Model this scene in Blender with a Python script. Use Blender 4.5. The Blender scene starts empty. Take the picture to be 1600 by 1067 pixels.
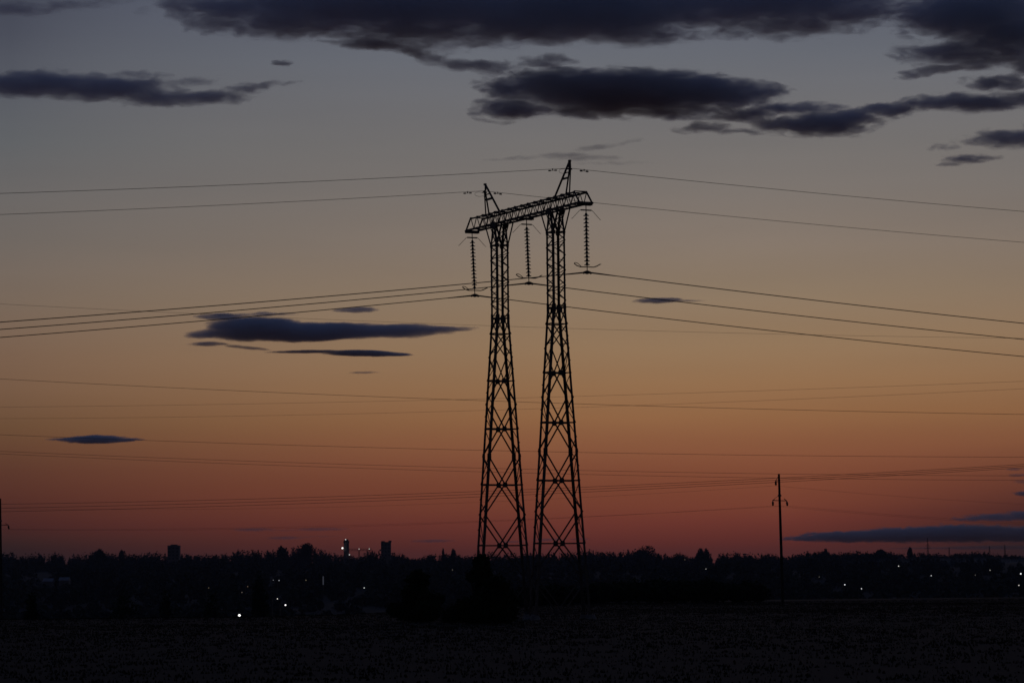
import bpy, bmesh, math, random
import numpy as np
from mathutils import Vector, Matrix

C = bpy.context.scene.collection
SC = bpy.context.scene
R = math.radians
rnd = random.Random(7)

# ------------------------------------------------------------------ camera
PITCH, ROLL, EYE = 0.0779, 0.01071, 1.7
cf = Vector((0, math.cos(PITCH), math.sin(PITCH)))
cr0 = Vector((1, 0, 0)); cu0 = cr0.cross(cf)
cr = cr0*math.cos(ROLL) - cu0*math.sin(ROLL)
cu = cr0*math.sin(ROLL) + cu0*math.cos(ROLL)
cam_d = bpy.data.cameras.new('camera'); cam = bpy.data.objects.new('camera', cam_d); C.objects.link(cam)
M = Matrix.Identity(4)
for i in range(3):
    M[i][0] = cr[i]; M[i][1] = cu[i]; M[i][2] = -cf[i]
M[0][3], M[1][3], M[2][3] = 0, 0, EYE
cam.matrix_world = M
cam_d.sensor_width = 36; cam_d.lens = 36*4890/1600; cam_d.clip_start = 1; cam_d.clip_end = 60000
SC.camera = cam
FPX = 4890.0

def ray(px, py):                       # direction with y component 1
    v = cf + cr*((px-800)/FPX) + cu*((533.5-py)/FPX)
    return v/v.y
def at(px, py, Y):
    return Vector((0, 0, EYE)) + ray(px, py)*Y
def horizon(px):
    return 915 - (px-833)*math.tan(ROLL)

# ------------------------------------------------------------------ world: dusk sky
def lin(c):
    return tuple(((v/255)/12.92 if v/255 <= 0.04045 else ((v/255+0.055)/1.055)**2.4) for v in c)
world = bpy.data.worlds.new('World'); SC.world = world; world.use_nodes = True
nt = world.node_tree; N = nt.nodes; L = nt.links
for n in list(N): N.remove(n)
def nd(t, **k):
    n = N.new(t)
    for a, b in k.items(): setattr(n, a, b)
    return n
def math_node(op, a, b=None, clamp=False, tree=None):
    T = tree or nt
    n = T.nodes.new('ShaderNodeMath'); n.operation = op; n.use_clamp = clamp
    for i, v in enumerate((a, b)):
        if v is None: continue
        if isinstance(v, (int, float)): n.inputs[i].default_value = v
        else: T.links.new(v, n.inputs[i])
    return n.outputs[0]
tc = nd('ShaderNodeTexCoord'); sep = nd('ShaderNodeSeparateXYZ'); L.new(tc.outputs['Generated'], sep.inputs[0])
elev = math_node('MULTIPLY', math_node('ARCSINE', sep.outputs[2]), 180/math.pi)
azim = math_node('MULTIPLY', math_node('ARCTAN2', sep.outputs[0], sep.outputs[1]), 180/math.pi)
EMAX = 24.0
ef = math_node('DIVIDE', elev, EMAX, clamp=True)
def ramp(stops):
    r = nd('ShaderNodeValToRGB'); r.color_ramp.interpolation = 'B_SPLINE' if False else 'LINEAR'
    el = r.color_ramp.elements
    for i, (e, c) in enumerate(stops):
        p = max(0, min(1, e/EMAX))
        if i < 2: x = el[i]; x.position = p
        else: x = el.new(p)
        x.color = (*lin(c), 1)
    L.new(ef, r.inputs[0]); return r.outputs[0]
def up(c, k): return tuple(v*k for v in c)
def el_of(px, y): return (horizon(px)-y)/FPX*57.3
colA = ramp([(0, (70, 38, 36)), (el_of(1098, 862), (88, 43, 39)), (el_of(1098, 846), (100, 47, 40)), (el_of(1098, 815), (114, 56, 45)), (el_of(1098, 791), (123, 65, 48)),
             (el_of(1098, 755), (128, 72, 51)), (el_of(1098, 721), (134, 81, 57)), (el_of(1098, 685), (141, 92, 63)), (el_of(1098, 651), (147, 103, 69)), (el_of(1098, 600), (149, 112, 79)),
             (el_of(1098, 541), (149, 120, 91)), (el_of(1098, 460), (141, 121, 100)), (el_of(1098, 381), (133, 119, 107)),
             (el_of(1098, 300), (124, 116, 110)), (el_of(1098, 231), (117, 113, 111)), (el_of(1098, 91), (103, 106, 114)),
             (el_of(1098, -20), (88, 93, 108)), (15, (78, 90, 122)), (EMAX, (62, 76, 114))])
colB = ramp([(0, (36, 25, 26)), (el_of(22, 861), (48, 31, 30)), (el_of(22, 851), (54, 34, 31)), (el_of(22, 821), (74, 39, 35)), (el_of(22, 780), (88, 49, 40)),
             (el_of(22, 741), (94, 57, 44)), (el_of(22, 700), (104, 70, 51)), (el_of(22, 671), (110, 79, 56)), (el_of(22, 620), (118, 89, 68)),
             (el_of(22, 561), (123, 97, 78)), (el_of(22, 480), (121, 104, 90)), (el_of(22, 381), (113, 105, 99)),
             (el_of(22, 300), (105, 102, 101)), (el_of(22, 231), (97, 99, 102)), (el_of(22, 150), (87, 90, 98)), (el_of(22, 61), (74, 77, 89)),
             (el_of(22, -20), (60, 64, 78)), (15, (56, 66, 92)), (EMAX, (52, 64, 98))])
AZ0 = (1150-800)/FPX*57.3
daz = math_node('ABSOLUTE', math_node('SUBTRACT', azim, AZ0))
u = math_node('DIVIDE', daz, (1150-22)/FPX*57.3, clamp=True)
azr = math_node('DIVIDE', math_node('SUBTRACT', azim, 5.0), 4.5, clamp=True)
low = math_node('DIVIDE', math_node('SUBTRACT', 2.5, elev), 1.2, clamp=True)
ex = math_node('ADD', 1.8, math_node('MULTIPLY', math_node('DIVIDE', math_node('SUBTRACT', elev, 7.5), 2.5, clamp=True), 3.2))
t = math_node('ADD', math_node('POWER', u, ex), math_node('MULTIPLY', math_node('MULTIPLY', azr, low), .75), clamp=True)
mix = nd('ShaderNodeMix', data_type='RGBA'); L.new(t, mix.inputs[0]); L.new(colA, mix.inputs[6]); L.new(colB, mix.inputs[7])
# soft large-scale unevenness of the thin high cloud veil
mpv = nd('ShaderNodeMapping'); mpv.inputs['Scale'].default_value = (4, 4, 40); L.new(tc.outputs['Generated'], mpv.inputs[0])
nz = nd('ShaderNodeTexNoise'); nz.inputs['Scale'].default_value = 1.6; nz.inputs['Detail'].default_value = 4; L.new(mpv.outputs[0], nz.inputs[0])
veil = math_node('ADD', math_node('MULTIPLY', math_node('SUBTRACT', nz.outputs[0], 0.5), 0.16), 1.0)
# night side of the sky
away = math_node('DIVIDE', math_node('SUBTRACT', daz, 14), 60, clamp=True)
dayside = math_node('SUBTRACT', 1.0, math_node('MULTIPLY', math_node('POWER', away, 0.7), 0.70))
k = math_node('MULTIPLY', veil, dayside)
vm = nd('ShaderNodeVectorMath', operation='SCALE'); L.new(mix.outputs[2], vm.inputs[0]); L.new(k, vm.inputs['Scale'])
bg1 = nd('ShaderNodeBackground'); L.new(vm.outputs[0], bg1.inputs[0])
sky = nd('ShaderNodeTexSky', sky_type='NISHITA', sun_disc=False); sky.sun_elevation = R(-6); sky.sun_rotation = R(AZ0)
bg2 = nd('ShaderNodeBackground'); bg2.inputs[1].default_value = 0.05; L.new(sky.outputs[0], bg2.inputs[0])
addw = nd('ShaderNodeAddShader'); L.new(bg1.outputs[0], addw.inputs[0]); L.new(bg2.outputs[0], addw.inputs[1])
out = nd('ShaderNodeOutputWorld'); L.new(addw.outputs[0], out.inputs[0])

# last afterglow of the sun that has just set behind the wood
sd = bpy.data.lights.new('sun', 'SUN'); sd.energy = 0.012; sd.angle = R(12); sd.color = (1, .62, .4)
sun = bpy.data.objects.new('sun', sd); C.objects.link(sun)
az = R(AZ0); d = Vector((math.sin(az), math.cos(az), math.sin(R(3))))
sun.rotation_euler = d.to_track_quat('Z', 'Y').to_euler()

vs = SC.view_settings; vs.view_transform = 'Standard'; vs.look = 'None'; vs.exposure = 0; vs.gamma = 1
SC.render.resolution_x, SC.render.resolution_y = 1024, 682
SC.cycles.use_denoising = True
SC.cycles.volume_bounces = 6
SC.cycles.max_bounces = 8
SC.cycles.volume_step_rate = 1.0
SC.cycles.filter_width = 1.5

# ------------------------------------------------------------------ materials
def mat(name, base, rough=.8, metal=0., var=.3, scale=2., emis=None, es=1., coord='Object', spec=.3):
    m = bpy.data.materials.new(name); m.use_nodes = True; T = m.node_tree; b = T.nodes['Principled BSDF']
    b.inputs['Roughness'].default_value = rough; b.inputs['Metallic'].default_value = metal
    b.inputs['Specular IOR Level'].default_value = spec
    c = T.nodes.new('ShaderNodeTexCoord'); n = T.nodes.new('ShaderNodeTexNoise'); n.inputs['Scale'].default_value = scale; n.inputs['Detail'].default_value = 5
    T.links.new(c.outputs[coord], n.inputs[0])
    r = T.nodes.new('ShaderNodeValToRGB'); r.color_ramp.elements[0].position = .3; r.color_ramp.elements[1].position = .7
    r.color_ramp.elements[0].color = (*[v*(1-var) for v in base], 1); r.color_ramp.elements[1].color = (*[v*(1+var) for v in base], 1)
    T.links.new(n.outputs[0], r.inputs[0]); T.links.new(r.outputs[0], b.inputs['Base Color'])
    if emis:
        b.inputs['Emission Color'].default_value = (*emis, 1); b.inputs['Emission Strength'].default_value = es
        m.cycles.emission_sampling = 'NONE'
    return m
STEEL = mat('weathered_steel', (.13, .115, .10), .75, 0., .35, 3)
WIREM = mat('aluminium_wire', (.14, .13, .12), .7, 0., .2, 3)
GLASS = mat('dark_glass', (.03, .05, .045), .3, 0., .2, 5)
CONC = mat('concrete', (.22, .21, .19), .9, 0., .25, 3)
WOOD = mat('tarred_wood', (.05, .04, .03), .9, 0., .35, 4)
BARK = mat('bark', (.06, .045, .035), .95, 0., .3, 3)
LEAF = mat('leaves', (.03, .04, .018), .9, 0., .45, .8, spec=.1)
CONIF = mat('far_wood_leaves', (.045, .05, .04), .95, 0., .4, .02, spec=.1)
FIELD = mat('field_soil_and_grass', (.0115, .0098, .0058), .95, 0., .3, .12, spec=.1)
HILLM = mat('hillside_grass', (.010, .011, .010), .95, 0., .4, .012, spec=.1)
GRASS = mat('grass_blades', (.025, .022, .012), .9, 0., .45, .5, spec=.1)
WALLM = mat('plaster', (.16, .15, .15), .9, 0., .2, .4)
PALE = mat('pale_roof_sheet', (.2, .2, .22), .7, 0., .2, .3)
WINM = mat('window_glass', (.03, .03, .04), .3, 0., .1, 1)

# ------------------------------------------------------------------ mesh helpers
class MB:
    def __init__(s): s.v = []; s.f = []
    def add(s, vs, fs):
        o = len(s.v); s.v += [tuple(x) for x in vs]; s.f += [tuple(i+o for i in f) for f in fs]
    def box(s, c, sx, sy, sz, ax=None):
        c = Vector(c); X, Y, Z = ax or (Vector((1, 0, 0)), Vector((0, 1, 0)), Vector((0, 0, 1)))
        vs = [c+X*(sx/2*a)+Y*(sy/2*b)+Z*(sz/2*d) for a in (-1, 1) for b in (-1, 1) for d in (-1, 1)]
        s.add(vs, [(0, 1, 3, 2), (4, 6, 7, 5), (0, 4, 5, 1), (2, 3, 7, 6), (0, 2, 6, 4), (1, 5, 7, 3)])
    def frame(s, p, q, hint=None):
        z = (Vector(q)-Vector(p)).normalized(); h = Vector(hint) if hint is not None else Vector((0, 0, 1))
        if abs(z.dot(h)) > .98: h = Vector((1, 0, 0))
        x = h.cross(z).normalized(); y = z.cross(x); return x, y, z
    def bar(s, p, q, w, h=None, hint=None):
        p, q = Vector(p), Vector(q); x, y, z = s.frame(p, q, hint); h = h or w
        s.box((p+q)/2, w, h, (q-p).length, (x, y, z))
    def angle(s, p, q, w, t=.012, dirs=None):     # L-section: two thin flanges along p-q
        p, q = Vector(p), Vector(q); x, y, z = s.frame(p, q)
        if dirs:
            x = (dirs[0]-z*dirs[0].dot(z)).normalized(); y = (dirs[1]-z*dirs[1].dot(z)).normalized()
        prof = [(0, 0), (w, 0), (w, t), (t, t), (t, w), (0, w)]
        vs = [p+x*a+y*b for a, b in prof]+[q+x*a+y*b for a, b in prof]
        s.add(vs, [tuple(range(5, -1, -1)), tuple(range(6, 12))]+[(i, (i+1) % 6, 6+(i+1) % 6, 6+i) for i in range(6)])
    def tube(s, pts, r, n=6, cap=True):
        pts = [Vector(p) for p in pts]; rs = r if isinstance(r, (list, tuple)) else [r]*len(pts)
        vs = []; x = None
        for i, p in enumerate(pts):
            z = (pts[min(i+1, len(pts)-1)]-pts[max(i-1, 0)]).normalized()
            if x is None:
                h = Vector((0, 0, 1)) if abs(z.z) < .9 else Vector((1, 0, 0)); x = h.cross(z).normalized()
            else: x = (x-z*x.dot(z)).normalized()
            y = z.cross(x)
            vs += [p+(x*math.cos(2*math.pi*k/n)+y*math.sin(2*math.pi*k/n))*rs[i] for k in range(n)]
        fs = [(i*n+k, i*n+(k+1) % n, (i+1)*n+(k+1) % n, (i+1)*n+k) for i in range(len(pts)-1) for k in range(n)]
        if cap: fs += [tuple(range(n-1, -1, -1)), tuple((len(pts)-1)*n+k for k in range(n))]
        s.add(vs, fs)
    def lathe(s, p, axis, prof, n=14):            # prof: (distance along axis, radius)
        p = Vector(p); z = Vector(axis).normalized(); h = Vector((0, 1, 0)) if abs(z.y) < .9 else Vector((1, 0, 0))
        x = h.cross(z).normalized(); y = z.cross(x); vs = []
        for a, r in prof: vs += [p+z*a+(x*math.cos(2*math.pi*k/n)+y*math.sin(2*math.pi*k/n))*r for k in range(n)]
        fs = [(i*n+k, i*n+(k+1) % n, (i+1)*n+(k+1) % n, (i+1)*n+k) for i in range(len(prof)-1) for k in range(n)]
        fs += [tuple(range(n-1, -1, -1)), tuple((len(prof)-1)*n+k for k in range(n))]
        s.add(vs, fs)
    def prism(s, pts, dv):
        dv = Vector(dv); n = len(pts); vs = [Vector(p) for p in pts]+[Vector(p)+dv for p in pts]
        s.add(vs, [tuple(range(n-1, -1, -1)), tuple(range(n, 2*n))]+[(i, (i+1) % n, n+(i+1) % n, n+i) for i in range(n)])
    def build(s, name, m, parent=None, origin=None, smooth=False):
        o0 = Vector(origin) if origin is not None else Vector((0, 0, 0))
        me = bpy.data.meshes.new(name)
        me.from_pydata([tuple(Vector(v)-o0) for v in s.v], [], s.f); me.update()
        if smooth: me.polygons.foreach_set('use_smooth', [True]*len(me.polygons))
        me.materials.append(m)
        o = bpy.data.objects.new(name, me); C.objects.link(o)
        if parent is not None: o.parent = parent
        else: o.location = o0
        return o
def fast_mesh(name, V, F, m, parent=None, loc=None):      # numpy arrays, one face size
    me = bpy.data.meshes.new(name); k = F.shape[1]
    me.vertices.add(len(V)); me.vertices.foreach_set('co', V.astype(np.float32).ravel())
    me.loops.add(F.size); me.loops.foreach_set('vertex_index', F.astype(np.int32).ravel())
    me.polygons.add(len(F)); me.polygons.foreach_set('loop_start', np.arange(0, F.size, k, dtype=np.int32))
    me.update(calc_edges=True); me.materials.append(m)
    o = bpy.data.objects.new(name, me); C.objects.link(o)
    if parent is not None: o.parent = parent
    if loc is not None: o.location = loc
    return o
def tag(o, label=None, cat=None, group=None, kind=None):
    if label: o['label'] = label
    if cat: o['category'] = cat
    if group: o['group'] = group
    if kind: o['kind'] = kind
    return o
def empty(name, loc, *a, **k):
    o = bpy.data.objects.new(name, None); o.location = loc; C.objects.link(o); return tag(o, *a, **k)
def copy_tree(o, parent=None):
    c = o.copy(); C.objects.link(c)
    if parent is not None: c.parent = parent
    for ch in list(o.children): copy_tree(ch, c)
    return c

# ------------------------------------------------------------------ terrain
def sm(a, b, x):
    t = max(0., min(1., (x-a)/(b-a))); return t*t*(3-2*t)
def crest(x, y):
    a = math.degrees(math.atan2(x, max(y, 1)))
    return 188 + 138*sm(-4.5, 4.5, a)
def wob(x, y, s, seed=0):
    return math.sin(x/s+1.3*seed)*math.cos(y/s*.83+seed)+.5*math.sin(x/s*2.3+y/s*1.7+seed*2)
def ground_z(x, y):
    d = math.hypot(x, y)
    if y <= 0: d = min(d, 150)
    c = crest(x, y)
    z = .06*wob(x, y, 23)*sm(20, 80, d)*(1-sm(c-30, c, d)) if d < c else 0
    z -= 9.0*sm(c, c+230, d)
    top = 17 + 3.0*wob(x, y*.1, 310, 1)
    z += (9+top)*sm(900, 2900, d)
    z += .8*wob(x, y, 140, 3)*sm(500, 1000, d)
    return z
# rings in a fan that reaches far beyond the frame and behind the camera
rad = [0, 8, 20, 35, 50, 65, 80, 95, 110, 125, 140, 150, 160, 170, 180, 190] + list(range(198, 350, 6)) + list(range(350, 700, 25)) + list(range(700, 3300, 70)) + [3600, 4200, 6000, 9000]
angs = [-180+i*6 for i in range(25)] + [-30+i*.6 for i in range(100)] + [30+i*6 for i in range(25)]
TV = []; TF = []
na = len(angs)
for r_ in rad:
    for a_ in angs:
        x = r_*math.sin(R(a_)); y = r_*math.cos(R(a_)); TV.append((x, y, ground_z(x, y)))
field_rings = next(i for i, r_ in enumerate(rad) if r_ >= 350)
for i in range(len(rad)-1):
    for j in range(na):
        TF.append((i*na+j, i*na+(j+1) % na, (i+1)*na+(j+1) % na, (i+1)*na+j))
gnd = MB(); gnd.v = TV; gnd.f = TF
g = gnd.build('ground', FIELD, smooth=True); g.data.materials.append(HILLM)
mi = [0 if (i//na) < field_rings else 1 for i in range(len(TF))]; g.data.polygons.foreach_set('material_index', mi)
tag(g, 'dark open field running out to low wooded hills', None, kind='structure')

# field grass: rough tufts over the near field
ng = np.random.default_rng(3)
def grass_mesh(n, y0, y1, amin, amax, hmin, hmax, name):
    a = np.radians(ng.uniform(amin, amax, n)); dd = np.sqrt(ng.uniform(y0**2, y1**2, n))
    # clumping
    cl = np.sin(dd*np.sin(a)*.9)*np.cos(dd*np.cos(a)*.55)+.6*np.sin(dd*np.sin(a)*.23+2)*np.cos(dd*.19)
    keep = ng.uniform(-2.6, 1.2, n) < cl; a = a[keep]; dd = dd[keep]; n = len(a)
    x = dd*np.sin(a); y = dd*np.cos(a); z = np.array([ground_z(p, q) for p, q in zip(x, y)])
    V = []; nb = 4
    for b in range(nb):
        h = ng.uniform(hmin, hmax, n); th = ng.uniform(0, 2*np.pi, n); w = ng.uniform(.015, .05, n); ln = ng.uniform(-.25, .25, (n, 2))
        ox = ng.normal(0, .12, n); oy = ng.normal(0, .12, n)
        p0 = np.stack([x+ox-np.cos(th)*w, y+oy-np.sin(th)*w, z-.02], 1); p1 = np.stack([x+ox+np.cos(th)*w, y+oy+np.sin(th)*w, z-.02], 1)
        p2 = np.stack([x+ox+ln[:, 0]*h, y+oy+ln[:, 1]*h, z+h], 1)
        V.append(np.stack([p0, p1, p2], 1).reshape(-1, 3))
    V = np.concatenate(V); F = np.arange(len(V)).reshape(-1, 3)
    return fast_mesh(name, V, F, GRASS)
tag(grass_mesh(90000, 45, 300, -15, 15, .025, .075, 'grass'), 'rough uncut grass covering the dark field', 'grass', kind='stuff')

# ------------------------------------------------------------------ foliage
def leaf_cloud(lumps, n, size, seed, jit=.07):     # leaves spread through a set of ellipsoid lumps
    g_ = np.random.default_rng(seed); w = np.array([l[3]*l[4]*l[5] for l in lumps])**.67; w = w/w.sum()
    idx = g_.choice(len(lumps), n, p=w); Lp = np.array(lumps)[idx]
    dirs = g_.normal(size=(n, 3)); dirs /= np.linalg.norm(dirs, axis=1)[:, None]
    rr = g_.uniform(.35, 1.0, n)**.45*(1+g_.normal(0, jit, n))
    c = Lp[:, :3]+dirs*rr[:, None]*Lp[:, 3:6]
    a = g_.normal(size=(n, 3)); a /= np.linalg.norm(a, axis=1)[:, None]; b = np.cross(a, dirs); b /= np.linalg.norm(b, axis=1)[:, None]+1e-9
    s = size*g_.uniform(.5, 1.5, n)[:, None]
    V = np.stack([c-a*s*.5-b*s*.35, c+a*s*.5-b*s*.25, c+a*s*.3+b*s*.55, c-a*s*.45+b*s*.4], 1).reshape(-1, 3)
    return V, np.arange(n*4).reshape(-1, 4)
def tree(name, base, height, width, n, leaf, label, cat, seed, trunk=.25, group=None, kind='round', lm=None, depth=None, stems=1):
    g_ = random.Random(seed); x, y, z = base; e = empty(name, base, label, cat, group)
    lumps = []; dpt = depth or width
    b0 = height*trunk
    if kind == 'mound':
        for i in range(34):
            f = (i/33)**1.25; q = width*.5*(1-f)**.75; a = g_.uniform(0, 6.28); rr = g_.uniform(.09, .17)*(1.25-f*.6); q *= g_.uniform(.1, 1)
            lumps.append((math.cos(a)*q, math.sin(a)*q, height*(.1+.82*f), width*rr, width*rr, height*rr*g_.uniform(.6, 1.1)))
    elif kind == 'conifer':
        nl = 7
        for i in range(nl):
            f = i/(nl-1); r_ = width/2*(1-f*.88)*g_.uniform(.8, 1.1)
            lumps.append((g_.uniform(-.05, .05)*width, g_.uniform(-.05, .05)*width, b0+(height-b0)*(f*.93+.03), r_, r_, (height-b0)/nl*.8))
    else:
        nl = 11 if kind == 'round' else 16
        for i in range(nl):
            f = g_.uniform(0, 1) ; a = g_.uniform(0, 6.28); sp = math.sqrt(max(0.05, 1-(2*f-1)**2)) if kind == 'round' else math.sqrt(1-.7*f*f)
            q = g_.uniform(.2, 1)*sp
            rr = g_.uniform(.16, .3)
            lumps.append((math.cos(a)*q*width*.36, math.sin(a)*q*dpt*.36, b0+(height-b0)*(rr+f*(1-2*rr)), width*rr, dpt*rr, (height-b0)*rr))
        lumps.append((0, 0, b0+(height-b0)*.45, width*.3, dpt*.3, (height-b0)*.42))
        if kind == 'bushy':
            for i in range(7):
                a = g_.uniform(0, 6.28); q = g_.uniform(.25, .52)*width; rr = g_.uniform(.14, .24)
                lumps.append((math.cos(a)*q, math.sin(a)*q*dpt/width, height*rr*g_.uniform(.7, 1.6), width*rr, dpt*rr, height*rr*g_.uniform(.8, 1.3)))
            for i in range(5):
                a = g_.uniform(0, 6.28); q = g_.uniform(.0, .3)*width
                lumps.append((math.cos(a)*q, math.sin(a)*q, height*g_.uniform(.72, .9), width*.09, dpt*.09, height*.13))
    V, F = leaf_cloud(lumps, n, leaf, seed, .13 if kind == 'bushy' else .18 if kind == 'mound' else .07)
    V[:, 2] = np.maximum(V[:, 2], .02)
    fast_mesh('crown', V, F, lm or LEAF, e)
    t_ = MB(); r0 = max(.03*height, .05)*.7
    for s_ in range(stems):
        ox = (s_-(stems-1)/2)*width*.25
        t_.tube([(ox, 0, -.3), (ox+.03*height*g_.uniform(-.3, .3), .02*height, height*.35), (ox*1.3, 0, height*.8)], [r0, r0*.65, r0*.2], 7)
        for i in range(5):
            a = g_.uniform(0, 6.28); h0 = height*g_.uniform(.25, .6); l_ = width*.33
            t_.tube([(ox, 0, h0), (ox+math.cos(a)*l_*.5, math.sin(a)*l_*.5, h0+height*.12), (ox+math.cos(a)*l_, math.sin(a)*l_, h0+height*.2)], [r0*.4, r0*.25, r0*.08], 5)
    t_.build('trunk', BARK, e)
    return e
def gpoint(px, Y):
    x = ray(px, 900).x*Y; return Vector((x, Y, ground_z(x, Y)))
def h_to(px, py, Y):                    # height above ground of what is seen at (px,py) at distance Y
    return at(px, py, Y).z-gpoint(px, Y).z

# bushes near the pylon and along the far edge of the field
g1 = gpoint(752, 148); tree('tall_bush', g1, h_to(752, 866, 148), 3.2, 12000, .12, 'tall black bush hiding the feet of the pylon\'s far lattice leg', 'bush', 11, trunk=.06, kind='mound', stems=2)
g1 = gpoint(775, 146); tree('bush', g1, h_to(775, 897, 146), 1.9, 5500, .12, 'lower black bush leaning against the tall one under the pylon', 'bush', 12, trunk=.05, kind='bushy')
g1 = gpoint(652, 158); tree('wide_bush', g1, h_to(650, 888, 158), 3.6, 11000, .12, 'wide black bush standing alone in the field beside the pylon', 'bush', 13, trunk=.05, kind='mound', stems=2)
spots = [(48, 300, 920, 1.3, 'low dark bush on the field edge nearest the left utility pole'),
         (191, 420, 921, 4.0, 'wide dark bush below the blocky building on the skyline'),
         (260, 430, 916, 1.9, 'narrow dark bush between two wider ones in front of the far houses'),
         (330, 430, 915, 2.4, 'small dark bush just left of the bright field lamp'),
         (406, 440, 891, 2.9, 'tall dark tree standing just right of the bright field lamp')]
for i, (px, Y, top, w, lab) in enumerate(spots):
    if i == 4: tree('slender_tree', gpoint(px, Y), h_to(px, top, Y), w, 3500, .3, lab, 'tree', 21+i, trunk=.15, kind='round')
    else: tree('field_edge_bush', gpoint(px, Y), max(1.6, h_to(px, top, Y)), w*1.3, 2200, .25, lab, 'bush', 21+i, trunk=.05, kind='bushy', group='bushes along the field edge')
# the long hedge on the crest of the field
lm_ = []
hp = [(800, 917), (850, 913), (900, 914), (930, 911), (955, 905), (975, 906), (995, 901), (1010, 905), (1040, 905), (1075, 907), (1105, 903), (1137, 909), (1160, 909), (1180, 902), (1188, 922)]
hr = random.Random(5); HY = 296
for i in range(95):
    px = hr.uniform(800, 1188)
    for (xa, ya), (xb, yb) in zip(hp, hp[1:]):
        if xa <= px <= xb: top = ya+(yb-ya)*(px-xa)/(xb-xa)
    Y = HY+hr.uniform(-4, 6); p = gpoint(px, Y); h = max(1., h_to(px, top, Y))*hr.uniform(.8, 1.02)
    lm_.append((p.x, p.y, p.z+h*.52, hr.uniform(.7, 1.4), hr.uniform(.8, 1.5), h*.5))
V, F = leaf_cloud(lm_, 26000, .22, 44)
he = empty('hedge', gpoint(990, HY), 'long low black hedge along the crest of the field behind the pylon', 'hedge')
fast_mesh('foliage', V-np.array(he.location), F, LEAF, he)
hs = MB()
for l in lm_[::2]: hs.tube([(l[0], l[1], l[2]-l[5]-.2), (l[0]+.1, l[1], l[2]+l[5]*.5)], [.05, .02], 5)
hs.build('stem', BARK, he, he.location)['kind'] = 'stuff'
he.children[-1].location = (0, 0, 0)

# ------------------------------------------------------------------ far wood on the skyline
prof = [(-400, 862), (-200, 858), (-60, 863), (0, 861), (20, 861), (33, 866), (50, 863), (85, 862), (110, 866), (135, 862), (150, 858), (170, 862), (200, 863), (215, 862), (235, 861), (255, 863), (300, 865), (330, 864), (360, 862), (375, 857), (390, 857), (410, 859), (430, 858), (450, 857), (465, 852), (492, 853), (510, 860), (530, 863), (560, 867), (575, 860), (595, 857), (615, 862), (630, 863), (638, 869), (655, 870), (670, 864), (690, 862), (715, 864), (735, 866), (750, 862), (765, 859), (780, 864), (820, 863), (845, 861), (870, 863), (900, 860), (918, 858), (932, 857), (943, 860), (953, 858), (963, 862), (975, 858), (990, 857), (1010, 856), (1025, 862), (1035, 861), (1045, 866), (1055, 863), (1065, 861), (1080, 868), (1087, 865), (1095, 860), (1115, 861), (1130, 862), (1145, 859), (1160, 862), (1170, 861), (1180, 865), (1195, 862), (1210, 863), (1220, 868), (1240, 865), (1262, 859), (1290, 860), (1297, 862), (1320, 861), (1345, 859), (1360, 861), (1392, 860), (1400, 863), (1418, 864), (1432, 862), (1450, 862), (1480, 865), (1500, 862), (1540, 860), (1550, 864), (1600, 866), (1750, 862), (2000, 860)]
def prof_y(px):
    for (xa, ya), (xb, yb) in zip(prof, prof[1:]):
        if xa <= px <= xb: return ya+(yb-ya)*(px-xa)/(xb-xa)
    return 863
wr = random.Random(9); WV = []; WF = []; nW = 0
def wood_tree(px, Y, top, w, con, g_):
    p = gpoint(px, Y); h = max(1.8 if Y < 2700 else 5., at(px, top, Y).z-p.z)
    lumps = []
    if con:
        for i in range(5):
            f = i/4; r_ = w/2*(1-.9*f); lumps.append((p.x, p.y, p.z+h*(.12+.78*f), r_+.3, r_+.3, h*.15))
    else:
        for i in range(5):
            a = g_.uniform(0, 6.28); q = g_.uniform(0, .3)*w; rr = g_.uniform(.22, .36); f = g_.uniform(.3, .9)
            lumps.append((p.x+math.cos(a)*q, p.y+math.sin(a)*q, p.z+h*(f*(1-rr)), w*rr, w*rr, h*rr*.8))
        lumps.append((p.x, p.y, p.z+h*.6, w*.25, w*.25, h*.38))
    lumps.append((p.x, p.y, p.z+h*.25, w*.45, w*.45, h*.3))
    return lumps
alll = []
for i in range(1700):
    px = wr.uniform(-380, 1980); Y = wr.uniform(2820, 3080); con = wr.random() < .3
    j = abs(wr.gauss(0, 1.0))+.3 if wr.random() < .96 else -wr.uniform(0, 1.)
    alll += wood_tree(px, Y, prof_y(px)+j, wr.uniform(4, 6) if con else wr.uniform(7, 12), con, wr)
V, F = leaf_cloud(alll, 330000, 1.15, 66, 0.)
tag(fast_mesh('skyline_wood', V, F, CONIF), 'unbroken far-off wood along the whole skyline', 'wood', kind='stuff')
KEEP = [(326, 918), (378, 925), (387, 916), (427, 906), (436, 906), (478, 906), (505, 912), (569, 918), (707, 890), (1070, 874), (1103, 888), (1280, 901), (1320, 913), (1346, 919), (1404, 884), (1455, 899), (1524, 898), (1547, 890), (1595, 896), (1592, 914), (70, 909), (82, 909), (95, 906), (107, 906), (433, 935), (446, 945)]   # trees in front of lamps and sheds stay low
def march(px, py, H):
    Y = 500.
    while Y < 2780:
        p = at(px, py, Y)
        if p.z-ground_z(p.x, p.y) <= H and Y > 600: break
        Y += 5
    return Y
KEEP = [(a, b, 1900 if a < 110 else 540 if b > 930 else march(a, b, 7.)) for a, b in KEEP]
alll = []
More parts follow.
